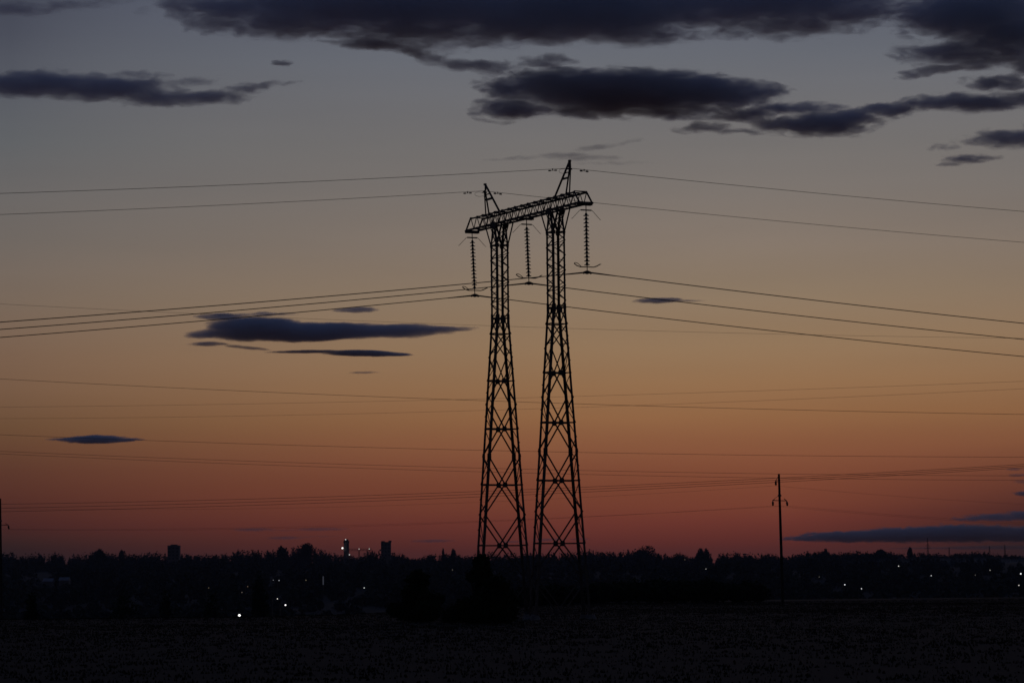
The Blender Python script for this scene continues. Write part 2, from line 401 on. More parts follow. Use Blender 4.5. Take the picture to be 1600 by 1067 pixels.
for i in range(2300):
    px = wr.uniform(-300, 1900); Y = wr.uniform(1300, 2700) if i < 1500 else 1300-wr.random()**1.5*820
    p = gpoint(px, Y); hh_ = wr.uniform(7, 13) if i < 1500 else wr.uniform(2, 6); top_px = horizon(px)-(p.z+hh_-EYE)/Y*FPX
    if top_px < prof_y(px)+4: continue
    for a, b, yl in KEEP:
        if Y < yl+4 and abs(px-a)*Y/FPX < 8: top_px = max(top_px, b+4.5)
    if at(px, top_px, Y).z-p.z < 1.8: continue
    alll += wood_tree(px, Y, top_px, wr.uniform(7, 13) if i < 1500 else wr.uniform(3, 10), wr.random() < .3 and i < 1500, wr)
V, F = leaf_cloud(alll, 170000, 1.5, 67, .03)
tag(fast_mesh('hillside_wood', V, F, CONIF), 'dark scattered wood on the hillside below the skyline', 'wood', kind='stuff')

sk = [(1005, 849, 26, 'round', 'broad dome-shaped tree on the skyline right of the pylon'),
      (1095, 853, 9, 'round', 'round-topped tree on the skyline, first of a close pair beyond the hedge'),
      (1105, 854, 9, 'round', 'narrow tree on the skyline, second of a close pair beyond the hedge'),
      (480, 847, 21, 'round', 'tallest round tree on the skyline, left of the lit tower'),
      (440, 852, 15, 'round', 'round skyline tree beside the tallest one'),
      (157, 854, 16, 'round', 'broad skyline tree left of the blocky building'),
      (190, 856, 9, 'round', 'small peaked skyline tree between a broad tree and the blocky building'),
      (693, 857, 7, 'conifer', 'thin spire-like conifer on the skyline left of the pylon'),
      (708, 856, 7, 'round', 'small round tree on the skyline closest to the pylon\'s left side'),
      (1290, 856, 10, 'round', 'peaked tree on the skyline just past the utility pole'),
      (1376, 857, 13, 'round', 'flat-topped tree on the skyline between the utility pole and the far masts'),
      (1422, 854, 7, 'round', 'stubby round tree on the skyline next to the tallest far mast')]
for i, (px, top, w, kd, lab) in enumerate(sk):
    p = gpoint(px, 2800); tree('skyline_tree', p, at(px, top, 2800).z-p.z, w*.85 if w > 6 else w, 3000 if w > 12 else 1300, 1.0, lab, 'tree', 80+i, trunk=.12, kind=kd, lm=CONIF, group='single trees standing out on the skyline')

# ------------------------------------------------------------------ pylon
TH = 1.11774; PO = Vector((.83994, 163., 0.)); PO.z = 0
U = Vector((math.cos(TH), -math.sin(TH), 0)); W = Vector((math.sin(TH), math.cos(TH), 0)); Z = Vector((0, 0, 1))
UC, A_, B0, ZB, HH, ZK, ZJ = 3.326, .746, .716, 20.9, .66, 19.77, 15.88
LB, LT = 6.80, 6.16
BSL = (2.601-B0)/(ZJ-3.849)
def bw(z): return B0+max(0, (ZJ-z))*BSL
def P(u, v, z): return U*u+W*v+Z*z               # relative to pylon base
pyl = empty('pylon', PO, 'black twin-legged steel lattice pylon with a slanting truss crossarm, standing in the field', 'pylon')
LV = [15.88, 15.05, 12.55, 10.0, 7.04, 3.84, .32]
def column(s):
    c = s*UC
    col = MB(); w1, w2, w3 = .06, .05, .042
    def k(du, dv, z, a=A_): return P(c+du*a/2, dv*bw(z)/2, z)
    def dg(p, q, w): col.angle(p, q, w, .012)
    # belts (horizontal members)
    for z in LV:
        ww = .075 if z in (15.88, 7.04, 10.0) else .06
        for dv in (-1, 1): dg(k(-1, dv, z), k(1, dv, z), w1)
        for du in (-1, 1): col.bar(k(du, -1, z), k(du, 1, z), .03, ww)
    # wide faces: diamonds between belts
    for du in (-1, 1):
        z0, z1 = LV[0], LV[1]; m0 = k(du, 0, z0)
        for dv in (-1, 1): dg(m0, k(du, dv, z1), w2)
        z1, z2 = LV[1], LV[2]; zm = z1-(z1-z2)*.5
        dg(k(du, -1, z1), k(du, 1, zm), w2); dg(k(du, 1, z1), k(du, -1, zm), w2)
        for dv in (-1, 1): dg(k(du, dv, zm), k(du, 0, z2), w2)
        for za, zb in zip(LV[2:], LV[3:]):
            zm = (za+zb)/2
            for dv in (-1, 1):
                dg(k(du, 0, za), k(du, dv, zm), w1); dg(k(du, dv, zm), k(du, 0, zb), w1)
    # narrow faces: zigzags
    for dv in (-1, 1):
        dg(k(-1, dv, LV[0]), k(1, dv, LV[1]), w1); dg(k(1, dv, LV[0]), k(-1, dv, LV[1]), w1)
        for j, (za, zb) in enumerate(zip(LV[1:], LV[2:])):
            n = 4; sgn = 1 if j % 2 else -1
            for i in range(n):
                a0 = za+(zb-za)*i/n; a1 = za+(zb-za)*(i+1)/n
                dg(k(sgn, dv, a0), k(-sgn, dv, a1), w3); sgn = -sgn
            zq = (za+zb)/2+.12
            dg(k(-sgn, dv, (za+zb)/2), k(sgn, dv, zb), w3)
        zq = (LV[1]+LV[2])/2+.25; dg(k(-1, dv, zq), k(1, dv, zq), w3)
    # shaft: lacing on all four faces
    n = 10; hs_ = (ZK-ZJ)/n
    for i in range(n):
        a0 = ZJ+i*hs_; a1 = a0+hs_; sg = 1 if i % 2 else -1
        for dv in (-1, 1):
            dg(k(sg, dv, a0), k(-sg, dv, a1), w3)
            if i % 3 != 1: dg(k(-sg, dv, a0+.04), k(sg, dv, a0+hs_*.62), .03)
        for du in (-1, 1):
            if i % 3 != 0:
                dg(k(du, sg, a0), k(du, -sg, a1), w3)
    for du in (-1, 1): dg(k(du, -1, ZK), k(du, 1, ZK), w1)
    for dv in (-1, 1): dg(k(-1, dv, ZK), k(1, dv, ZK), w1)
    # head: four legs close in under the crossarm, four struts spread to it
    for dv in (-1, 1):
        for du in (-1, 1):
            dg(k(du, dv, ZK), P(c-du*(A_/2+.02), dv*B0/2*.98, ZB-.01), .04)
        zz = (ZK+ZB)/2+.1; dg(P(c-.2, dv*B0/2, zz), P(c+.2, dv*B0/2, zz), w3)
    for du in (-1, 1):
        dg(k(du, -1, ZK), P(c+du*.18, B0/2, ZB-.25), w3); dg(k(du, 1, ZK), P(c+du*.18, -B0/2, ZB-.25), w3)
    co = col.build('bracing', STEEL, pyl, PO*0)
    tag(co)
    for du in (-1, 1):
        for dv in (-1, 1):
            lg = MB(); dx = -U*du; dy = -W*dv
            lg.angle(k(du, dv, -.1), k(du, dv, ZJ), .12, .016, (dx, dy))
            lg.angle(k(du, dv, ZJ), k(du, dv, ZK), .105, .014, (dx, dy))
            lg.angle(k(du, dv, ZK), P(c+du*.1, dv*B0/2, ZB), .095, .014, (dx, dy))
            lg.build('leg', STEEL, pyl)
            st = MB(); st.angle(k(du, dv, ZK), P(c+du*(A_/2+.66), dv*B0/2, ZB+.01), .075, .012, (dx, dy)); st.build('strut', STEEL, pyl)
            # splice plates at the joints
            for z, hh in ((ZJ, .42), ((LV[3]+LV[4])/2, .34), (ZK, .2)):
                pl = MB()
                pl.box(k(du, dv, z)+dx*.07-dy*.012, .02+.13, .012, hh, (U, W, Z)); pl.box(k(du, dv, z)+dy*.07-dx*.012, .012, .15, hh, (U, W, Z))
                pl.build('splice_plate', STEEL, pyl)
            fo = MB(); q = k(du, dv, 0); gz = -.35
            fo.lathe(Vector((q.x, q.y, gz)), Z, [(0, .34), (.25, .32), (.5, .2), (.56, .17)], 10); fo.build('footing', CONC, pyl)
    # gusset plates in the middle of every belt
    for du in (-1, 1):
        for z in LV[2:]+[LV[0]-.1]:
            gp = MB()
            s_ = .27 if z < 15 else .3
            cc = P(c+du*(A_/2+.012), 0, z); h_ = s_*.5
            gp.prism([cc+W*a+Z*b for a, b in ((-h_*.95, -h_*.7), (-h_*.5, -h_*1.05), (h_*.5, -h_*1.05), (h_*.95, -h_*.7), (h_*.95, h_*.7), (h_*.5, h_*1.05), (-h_*.5, h_*1.05), (-h_*.95, h_*.7))], U*du*.014)
            gp.build('gusset_plate', STEEL, pyl)
for s in (-1, 1): column(s)
# crossarm
NP = 16
arm = MB()
uu = [-LT+2*LT*i/NP for i in range(NP+1)]
for dv in (-1, 1):
    arm.angle(P(-LB, dv*B0/2, ZB), P(LB, dv*B0/2, ZB), .095, .014, (Z, -W*dv))
    arm.angle(P(-LT, dv*B0/2, ZB+HH), P(LT, dv*B0/2, ZB+HH), .085, .014, (-Z, -W*dv))
ar = arm.build('crossarm', STEEL, pyl)
lac = MB()
for dv in (-1, 1):
    for s in (-1, 1): lac.angle(P(s*LB, dv*B0/2, ZB), P(s*LT, dv*B0/2, ZB+HH), .065, .012)
    for i in range(NP):
        a, b = uu[i], uu[i+1]; m = (a+b)/2
        lac.angle(P(a, dv*B0/2, ZB+HH), P(m, dv*B0/2, ZB), .046, .01); lac.angle(P(m, dv*B0/2, ZB), P(b, dv*B0/2, ZB+HH), .036, .01)
        if i in (3, 4, 11, 12): lac.angle(P(m, dv*B0/2, ZB), P(m, dv*B0/2, ZB+HH), .04, .01)
for i, a in enumerate(uu):
    lac.angle(P(a, -B0/2, ZB+HH), P(a, B0/2, ZB+HH), .045, .01)
    if i < NP:
        b = uu[i+1]; sg = 1 if i % 2 else -1
        lac.angle(P(a, -sg*B0/2, ZB+HH-.01), P(b, sg*B0/2, ZB+HH-.01), .03, .01)
        m = (a+b)/2; lac.angle(P(m, -B0/2, ZB), P(m, B0/2, ZB), .045, .01)
        if i < NP-1: lac.angle(P(m, sg*B0/2, ZB), P(uu[i+1]+(b-a)/2, -sg*B0/2, ZB), .03, .01)
for s in (-1, 1): lac.bar(P(s*LB, -B0/2-.03, ZB+.02), P(s*LB, B0/2+.03, ZB+.02), .1, .1)
lac.build('crossarm_lacing', STEEL, pyl)
# hanger beams for the insulators and bearing plates over the columns
for u_ in (-LB+.12, 0, LB-.12):
    h_ = MB(); h_.bar(P(u_-.12, -B0/2-.02, ZB-.05), P(u_-.12, B0/2+.02, ZB-.05), .06, .1); h_.bar(P(u_+.06, -B0/2-.02, ZB-.05), P(u_+.06, B0/2+.02, ZB-.05), .06, .1)
    h_.build('hanger_beam', STEEL, pyl)
for s in (-1, 1):
    for dv in (-1, 1):
        b_ = MB(); b_.box(P(s*UC, dv*(B0/2+.015), ZB-.03), .55, .016, .34, (U, W, Z)); b_.build('bearing_plate', STEEL, pyl)
# earth-wire peaks
PH = 23.30; PU = UC+1.70
def peak(s):
    pk = MB(); ax = s*PU
    b1 = P(ax-s*.30, -.09, ZB+HH); b2 = P(ax-s*.30, .09, ZB+HH); b3 = P(s*(UC-.12), 0, ZB+HH)
    ap1 = P(ax+s*.02, -.012, PH-.35); ap2 = P(ax+s*.02, .012, PH-.35); top = P(ax, 0, PH)
    pk.angle(b1, ap1, .06, .01); pk.angle(b2, ap2, .06, .01); pk.angle(ap1, top, .06, .01); pk.angle(ap2, top, .06, .01)
    pk.angle(b3, top-Z*.02-U*s*.03, .075, .012)
    for f in (.62, .8, .34):
        q1 = b1.lerp(ap1, f*1.0); q3 = b3.lerp(top, f*.82)
        if f != .34: pk.angle(q1, q3, .05, .01)
    q1 = b1.lerp(ap1, .58); q3 = b3.lerp(top, .47)
    pk.angle(q1, q3, .06, .01)
    pk.box(top-Z*.03, .14, .12, .1, (U, W, Z))
    pk.box(P(ax-s*.05, 0, PH-.2), .2, .02, .3, (U, W, Z))
    pk.box(P(ax-s*.3, 0, ZB+HH+.03), .12, .72, .03, (U, W, Z)); pk.box(P(s*UC-s*.1, 0, ZB+HH+.03), .12, .72, .03, (U, W, Z))
    po = pk.build('earth_wire_peak', STEEL, pyl)
    bz = MB(); h0 = PH-.45
    bz.box(P(ax+s*.03, 0, h0), .06, .22, .05, (U, W, Z)); bz.prism([P(ax+s*.03, -.2, h0-.04), P(ax+s*.03, .12, h0-.04), P(ax+s*.03, -.02, h0+.12)], U*.03)
    bz.build('clamp_bracket', STEEL, po)
    lo = MB(); pts = [P(ax, -.18, h0-.02)]
    for i in range(13):
        a = math.pi*(.35+1.5*i/12); pts.append(P(ax, -.40-.22*math.cos(a)*-1*1.0, h0-.14+.14*math.sin(a)) if False else P(ax+.0, -.36+.26*math.cos(a), h0-.13+.12*math.sin(a)))
    pts.append(P(ax-s*.02, -.05, h0-.3)); lo.tube(pts, .009, 5)
    lo.build('bond_wire', WIREM, po)
for s in (-1, 1): peak(s)

# ------------------------------------------------------------------ wires of this line
def on_plane(u_, px, py):                # (t, z) where the pixel's ray meets the vertical plane of the wire at offset u_
    o = PO+U*u_; dr = ray(px, py); n = Vector((W.y, -W.x, 0)); oo = Vector((0, 0, EYE))
    k_ = (o-oo).dot(n)/dr.dot(n); p = oo+dr*k_
    return (p-o).dot(W), p.z
def fit_side(t0, z0, pts, c0=4.2e-4):
    A = []; B = []
    for t_, z_ in pts: A.append([t_-t0, (t_-t0)**2]); B.append(z_-z0)
    A.append([0, 2.5e3*.4]); B.append(c0*2.5e3*.4)
    s_, c_ = np.linalg.lstsq(np.array(A), np.array(B), rcond=None)[0]; return s_, c_
def wire(name, u_, attach, left, right, r, label, cat, group, ext=140):
    t0, z0 = on_plane(u_, *attach); pts = []
    sl, cl = fit_side(t0, z0, [on_plane(u_, *q) for q in left]); sr, cr_ = fit_side(t0, z0, [on_plane(u_, *q) for q in right])
    for i in range(-60, 61):
        t_ = ext*(abs(i)/60)**1.4*(1 if i > 0 else -1)
        z_ = z0+(sl*t_+cl*t_*t_ if t_ < 0 else sr*t_+cr_*t_*t_); pts.append(U*u_+W*(t0+t_)+Z*z_+PO)
    m = MB(); m.tube(pts, r, 6); o = m.build(name, WIREM, origin=pts[60]); tag(o, label, cat, group)
    f = lambda t_: U*u_+W*(t0+t_)+Z*(z0+(sl*t_+cl*t_*t_ if t_ < 0 else sr*t_+cr_*t_*t_))+PO
    return o, f, pts[60]
UI = LB-.13
strings = [(-UI, (742, 461.5), (737.5, 363.5), [(600, 476), (400, 493.5), (200, 511), (0, 527.5)], [(888, 481), (1200, 515), (1400, 536.5), (1600, 558)], 'far'),
           (0, (826.5, 442.5), (822.5, 344), [(700, 455.5), (400, 482), (200, 499), (0, 515)], [(897, 451), (1200, 487), (1400, 509.5), (1600, 531)], 'middle'),
           (UI, (917.5, 425.5), (915.5, 318.5), [(760, 441), (400, 471), (200, 488), (0, 504.5)], [(956, 430), (1200, 459.5), (1400, 484), (1600, 505.5)], 'near')]
lab_c = {'far': 'lowest heavy wire of the pylon, clamped under the string at the crossarm\'s low end',
         'middle': 'middle heavy wire of the pylon, clamped under the string between its two legs',
         'near': 'uppermost heavy wire of the pylon, clamped under the string at the crossarm\'s high end'}
lab_i = {'far': 'disc insulator string hanging from the low left end of the crossarm',
         'middle': 'disc insulator string hanging between the two lattice legs',
         'near': 'disc insulator string hanging from the high right end of the crossarm'}
disc_mesh = None
for u_, cl_, tp_, lf, rt, wh in strings:
    co, f, cp = wire('conductor', u_, cl_, lf, rt, .0235, lab_c[wh], 'cable', 'conductors carried by the pylon')
    ad = MB(); ad.tube([f(x)-cp for x in (-1.6, -.8, -.2, .2, .8, 1.6)], [.024, .036, .04, .04, .036, .024], 8); ad.build('armour_rods', WIREM, co)
    top = PO+P(u_, on_plane(u_, *tp_)[0], ZB-.1); axis = (cp-top); Ln = axis.length; axis.normalize()
    st = empty('insulator_string', top, lab_i[wh], 'insulator', 'insulator strings of the pylon')
    rod = MB(); rod.tube([Vector((0, 0, .06)), axis*(Ln-.02)], .022, 8); rod.build('rod', STEEL, st)
    if disc_mesh is None:
        d_ = MB(); d_.lathe((0, 0, 0), (0, 0, -1), [(-.02, .03), (.0, .06), (.07, .064), (.082, .085), (.1, .142), (.118, .15), (.128, .145), (.122, .075), (.13, .045), (.175, .022)], 16)
        d0 = d_.build('disc', GLASS, st, smooth=False); disc_mesh = d0.data; C.objects.unlink(d0); bpy.data.objects.remove(d0)
    s0 = .40; sp_ = (Ln-.30-s0)/14
    q_ = (-axis).to_track_quat('Z', 'Y')
    for i in range(14):
        o = bpy.data.objects.new('disc', disc_mesh); C.objects.link(o); o.parent = st; o.location = axis*(s0+sp_*i); o.rotation_mode = 'QUATERNION'; o.rotation_quaternion = q_
    hn = MB(); b_ = axis*.24
    hn.tube([b_-W*.3, b_+W*.3], .035, 8)
    for s in (-1, 1): hn.tube([b_+W*.28*s, b_+W*.36*s-Z*.02, b_+W*.8*s-Z*.46, b_+W*.84*s-Z*.44], .012, 6)
    hn.build('upper_arcing_horn', STEEL, st)
    lh = MB(); b_ = axis*(Ln-.27)
    lh.tube([b_+W*.75*s_+Z*z_+U*0 for s_, z_ in ((-.98, .16), (-.78, .05), (-.5, -.01), (0, 0), (.5, .0), (.72, .05), (.98, .16))], .027, 6)
    lh.tube([b_+W*(.75*a)+Z*z_ for a, z_ in ((-.98, .16), (-.9, .2), (-.72, .17), (-.55, .08), (-.45, .02))], .018, 6)
    lh.tube([b_+W*(.75*a)+Z*z_+U*.12 for a, z_ in ((.98, .16), (.75, .08), (.5, .02))], .018, 6)
    lh.build('lower_arcing_horn', STEEL, st)
    cm = MB(); cc = cp-top
    cm.prism([cc+W*a+Z*b-U*.035 for a, b in ((-.3, -.05), (-.12, -.07), (0, -.1), (.12, -.07), (.3, -.05), (.2, .03), (.06, .08), (-.06, .08), (-.2, .03))], U*.07)
    for s in (-1, 1): cm.box(cc+W*.2*s-Z*.06, .08, .05, .06, (U, W, Z))
    cm.build('suspension_clamp', STEEL, st)

UE = PU+.02
for s, at_, lf, rt, lb in ((-1, (755.5, 298.5), [(640, 305.5), (400, 317.5), (200, 327), (0, 336)], [(828, 306.5), (928, 316), (1200, 341), (1600, 380.5)], 'thin earth wire fastened to the shorter-looking left peak of the pylon'),
                            (1, (889.5, 263), [(740, 271.5), (500, 282.5), (250, 293.5), (0, 303)], [(960, 269.5), (1100, 282), (1350, 306.5), (1600, 333)], 'thin earth wire fastened to the tip of the right peak, highest wire of all')):
    eo, f, cp = wire('earth_wire', s*UE, at_, lf, rt, .0125, lb, 'cable', 'earth wires over the pylon')
    for t_, wl, big in ((-.95, 'left', 0), (.85, 'right', 1)):
        dm = MB(); q = f(t_); ax_ = (f(t_+.2)-f(t_-.2)).normalized(); b_ = -Z*.07
        dm.tube([b_-ax_*.24, b_+ax_*.24], .012, 6); dm.bar(Vector((0, 0, .03)), b_-Z*.01, .05, .05)
        for e_ in (-1, 1): dm.tube([b_+ax_*.09*e_, b_+ax_*.11*e_, b_+ax_*.22*e_, b_+ax_*.25*e_], [.02, .034+.008*big, .036+.008*big, .02], 8)
        o = dm.build('vibration_damper', STEEL, origin=None); o.location = q
        tag(o, 'dumbbell damper hanging on the %s earth wire, on the %s side of its peak' % ('left peak\'s' if s < 0 else 'right peak\'s', wl), 'damper', 'dampers on the earth wires')

# ------------------------------------------------------------------ other lines far behind
def span(name, pts_px, d0, d1, r, label, group, x0=0, x1=1600, n=70, over=260):
    # a sagging wire in the vertical plane that crosses the frame's left edge at distance d0 and the right edge at d1
    a = at(x0, 800, d0); b = at(x1, 800, d1); dr = Vector((b.x-a.x, b.y-a.y, 0)); Lh = dr.length; dr.normalize(); nn = Vector((dr.y, -dr.x, 0)); oo = Vector((0, 0, EYE))
    S = []
    for px, py in pts_px:
        rr = ray(px, py); k_ = (Vector((a.x, a.y, 0))-Vector((0, 0, 0))).dot(nn)/Vector((rr.x, rr.y, 0)).dot(nn); p = oo+rr*k_
        S.append(((p-Vector((a.x, a.y, 0))).dot(dr), p.z))
    S = np.array(S); deg = 2 if len(S) > 2 else 1
    c = np.polyfit(S[:, 0], S[:, 1], deg)
    lo, hi = -Lh*.25, Lh*1.25
    if over == 0: lo, hi = S[0, 0], S[-1, 0]
    P_ = [Vector((a.x, a.y, 0))+dr*t_+Z*float(np.polyval(c, t_)) for t_ in np.linspace(lo, hi, n)]
    m = MB(); m.tube(P_, r, 5); o = m.build(name, WIREM, origin=P_[n//2]); tag(o, label, 'cable', group); return o
G2 = 'far wires crossing behind the pylon'
span('overhead_wire', [(0, 476), (300, 488), (700, 507.5), (1000, 516), (1200, 522.5), (1550, 527.5)], 250, 290, .010, 'faintest hair-thin wire, crossing both lattice legs just below the pylon\'s waist', G2)
span('overhead_wire', [(0, 592), (400, 611.5), (800, 627), (1200, 640), (1600, 647)], 300, 280, .017, 'thin wire falling gently rightward across the orange sky at mid-leg height', G2)
span('overhead_wire', [(0, 636), (400, 630.5), (800, 622), (1200, 610), (1600, 595.5)], 420, 340, .012, 'faint wire rising rightward, upper of two parallel ones at mid-leg height', G2)
span('overhead_wire', [(0, 654), (400, 649), (800, 640), (1200, 625.5), (1600, 607)], 440, 350, .012, 'faint wire rising rightward, lower of two parallel ones at mid-leg height', G2)
span('overhead_wire', [(0, 679), (400, 693.5), (800, 704.5), (1200, 711), (1600, 714)], 330, 330, .017, 'single wire passing the small cloud at far left, above the close pair of wires', G2)
span('overhead_wire', [(0, 705), (400, 720), (800, 732.5), (1200, 740), (1600, 743)], 340, 350, .016, 'upper wire of the close pair that falls toward the utility pole top', G2)
span('overhead_wire', [(0, 709), (400, 725), (800, 738.5), (1200, 746.5), (1600, 750)], 343, 353, .016, 'lower wire of the close pair that falls toward the utility pole top', G2)
G3 = 'triple wires low over the red horizon'
span('power_wire', [(0, 787.5), (400, 779), (750, 767), (1000, 757.5), (1220, 746.5), (1600, 725)], 360, 300, .019, 'top wire of the three that rise to the right low over the red horizon', G3)
span('power_wire', [(0, 793.5), (400, 784), (750, 771.5), (1000, 760.5), (1220, 749.5), (1600, 727.7)], 362, 302, .019, 'middle wire of the three that rise to the right low over the red horizon', G3)
span('power_wire', [(0, 799), (400, 789), (750, 776), (1000, 764), (1220, 752.7), (1600, 730.3)], 364, 304, .019, 'bottom wire of the three that rise to the right low over the red horizon', G3)

# utility poles
def utility_pole(name, px_top, py_top, px_bot, Y, arm_w, label, S=1., leanpx=0):
    topv = at(px_top, py_top, Y); g0 = gpoint(px_bot, Y); e = empty(name, g0, label, 'utility pole', 'utility poles beyond the field')
    ax_ = topv-g0; k_ = Y/FPX                               # metres per pixel
    m = MB(); m.tube([ax_*-.03, ax_*.3, ax_*.7, ax_], [.125, .115, .10, .085], 10); m.build('post', WOOD, e)
    D = Vector((math.cos(R(52)), math.sin(R(52)), 0))*1.0   # crossarm direction, seen foreshortened
    fs = 1/math.cos(R(52))
    c2 = ax_*(1-41.3*k_/ax_.length)
    cb = MB(); cb.bar(c2-D*.62*fs, c2+D*.62*fs, .06, .06); cb.build('crossarm', STEEL, e)
    cl = MB(); c3 = c2+Z*.4; cl.lathe(c3-Z*.06, Z, [(0, .16), (.06, .15), (.13, .11)], 10); cl.build('collar', STEEL, e)
    br = MB(); br.bar(c3-D*.1, c2-D*.6*fs+Z*.03, .022, .022); br.bar(c2-D*.62*fs-Z*.05, c2-D*.45*fs+Z*.08, .03, .03); br.build('brace', STEEL, e)
    br = MB(); br.bar(c2+D*.38*fs+Z*.16, c2+D*.62*fs, .04, .04); br.build('brace', STEEL, e)
    tb = MB(); t0 = ax_-Z*.1; t1 = ax_-D*.29*fs-Z*.52; tb.bar(t0, t1, .03, .03); tb.bar(ax_-Z*.55, t1, .035, .035); tb.build('top_bracket', STEEL, e)
    for q, ln in ((t1, .03), (c2-D*.6*fs-Z*.05, 0), (c2+D*.62*fs-Z*.03, .12)):
        ins = MB(); a2 = (-Z+D*ln*2).normalized(); ins.lathe(q, a2, [(0, .03), (.05, .04), (.08, .085), (.16, .09), (.2, .06), (.24, .085), (.32, .075), (.38, .03)], 10); io = ins.build('insulator', GLASS, e)
    return e, g0, t1+g0-Z*.4, c2+g0-D*.6*fs-Z*.42, c2+g0+D*.66*fs-Z*.4
up1 = utility_pole('utility_pole', 1217, 740.5, 1222.5, 245, .62, 'thin black wooden utility pole with a small crossarm right of the pylon')
up0 = utility_pole('utility_pole', .3, 778.5, 3.6, 300, .62, 'utility pole cut off by the left edge, one insulator showing')
# its own three faint wires
def sag(a, b, s_, r, label, name='utility_wire'):
    n = 40; P_ = [a.lerp(b, i/n)-Z*(4*s_*(i/n)*(1-i/n)) for i in range(n+1)]
    m = MB(); m.tube(P_, r, 5); return tag(m.build(name, WIREM, origin=P_[0]), label, 'cable', 'faint wires of the utility poles')
for i, (pl, sg_, nm) in enumerate(((2, .75, 'top bracket'), (3, .7, 'left end of its crossarm'), (4, .55, 'right end of its crossarm'))):
    sag(up0[pl], up1[pl], sg_, .006, 'faint wire strung leftward from the %s of the utility pole' % nm)
    e_ = up1[pl]; tgt = at(1900, (795, 826, 822)[i], 330)
    sag(e_, tgt, .5, .006, 'faint wire strung rightward from the %s of the utility pole' % nm)

# ------------------------------------------------------------------ far buildings and masts
def gable_block(name, px0, px1, top, Y, depth, label, m, notch=None, storeys=5, wins=3):
    pc = (px0+px1)/2; g0 = gpoint(pc, Y); w = (px1-px0)*Y/FPX; h = at(pc, top, Y).z-g0.z; e = empty(name, g0, label, 'building')
    b = MB(); b.box((0, 0, h/2-1), w, depth, h+2); b.build('wall', m, e)
    rf = MB(); rf.box((0, 0, h+.15), w+.5, depth+.5, .3)
    if notch == 'overhang': rf.box((w*.42, 0, h+.9), w*.3, depth*.6, 1.3); rf.box((-w*.3, 0, h+.7), w*.34, depth*.7, .9)
    if notch == 'parapet': rf.box((0, 0, h+.7), w*.55, depth*.6, .9)
    rf.build('roof', m, e)
    for i in range(storeys):
        for j in range(wins):
            wn = MB(); wn.box((-w/2+w*(j+.5)/wins, -depth/2-.03, h-2.2-i*3), w/wins*.45, .06, 1.3); wn.build('window', WINM, e)
    return e
gable_block('block_building', 263, 281, 852.5, 2750, 12, 'dark flat-roofed block rising square above the skyline at the left', WALLM, 'parapet', 4, 3)
gable_block('square_building', 596, 611, 847, 2750, 10, 'dark square building with a notched roof right of the lit tower', WALLM, 'overhang', 4, 3)
# lit tower with its conveyor bridge
TY = 2740; g0 = gpoint(541.5, TY); h = at(541, 844.5, TY).z-g0.z
e = empty('silo_tower', g0, 'slim dark tower with lamps on it, poking above the skyline', 'tower')
m = MB(); m.lathe((0, 0, -1), Z, [(0, 2.4), (h*.75, 2.3), (h-1, 2.3), (h, 2.6), (h+1, 2.5)], 14); m.build('shaft', WALLM, e)
m = MB(); m.box((0, 0, h+.6), 3.2, 3.2, 1.4); m.build('cap', WALLM, e)
g1 = gpoint(545, TY); eb = empty('conveyor_bridge', g1, 'thin level gantry reaching right from the lit tower', 'bridge')
m = MB(); za = at(560, 858.5, TY).z-g1.z; wl_ = 36*TY/FPX
m.bar((0, 0, za-.7), (wl_, 0, za-.7), 1.5, .35, hint=(0, 0, 1)); m.bar((0, 0, za+.7), (wl_, 0, za+.7), 1.5, .3)
for i in range(9): m.bar((wl_*i/8, 0, za-.7), (wl_*min(8, i+.5)/8, 0, za+.7), .2, .2)
m.build('truss', STEEL, eb)
for fx in (.45, .8):
    m = MB(); zz = gpoint(545+36*fx, TY).z-g1.z; m.bar((wl_*fx, 0, zz-1), (wl_*fx, 0, za-.8), .8, .8); m.build('leg', STEEL, eb)
# pale roofs
for px0, px1, py, lab in ((68, 84, 907.5, 'dim pale shed roof, smaller of two below the left skyline'), (93, 109, 904.5, 'dim pale shed roof, larger of two below the left skyline')):
    Y = 1900; g0 = gpoint((px0+px1)/2, Y); w = (px1-px0)*Y/FPX; z_ = at((px0+px1)/2, py, Y).z-g0.z; z_ = max(z_, 3.5)
    e = empty('shed', g0, lab, 'shed', 'sheds below the left skyline'); m = MB(); m.box((0, 0, z_/2-1), w*.96, 8, z_+2-1); m.build('wall', WALLM, e)
    m = MB(); m.prism([(-w/2, -4.6, z_-.7), (-w/2, 0, z_+1.2), (-w/2, 4.6, z_-.7)], (w, 0, 0)); m.build('roof', PALE, e)
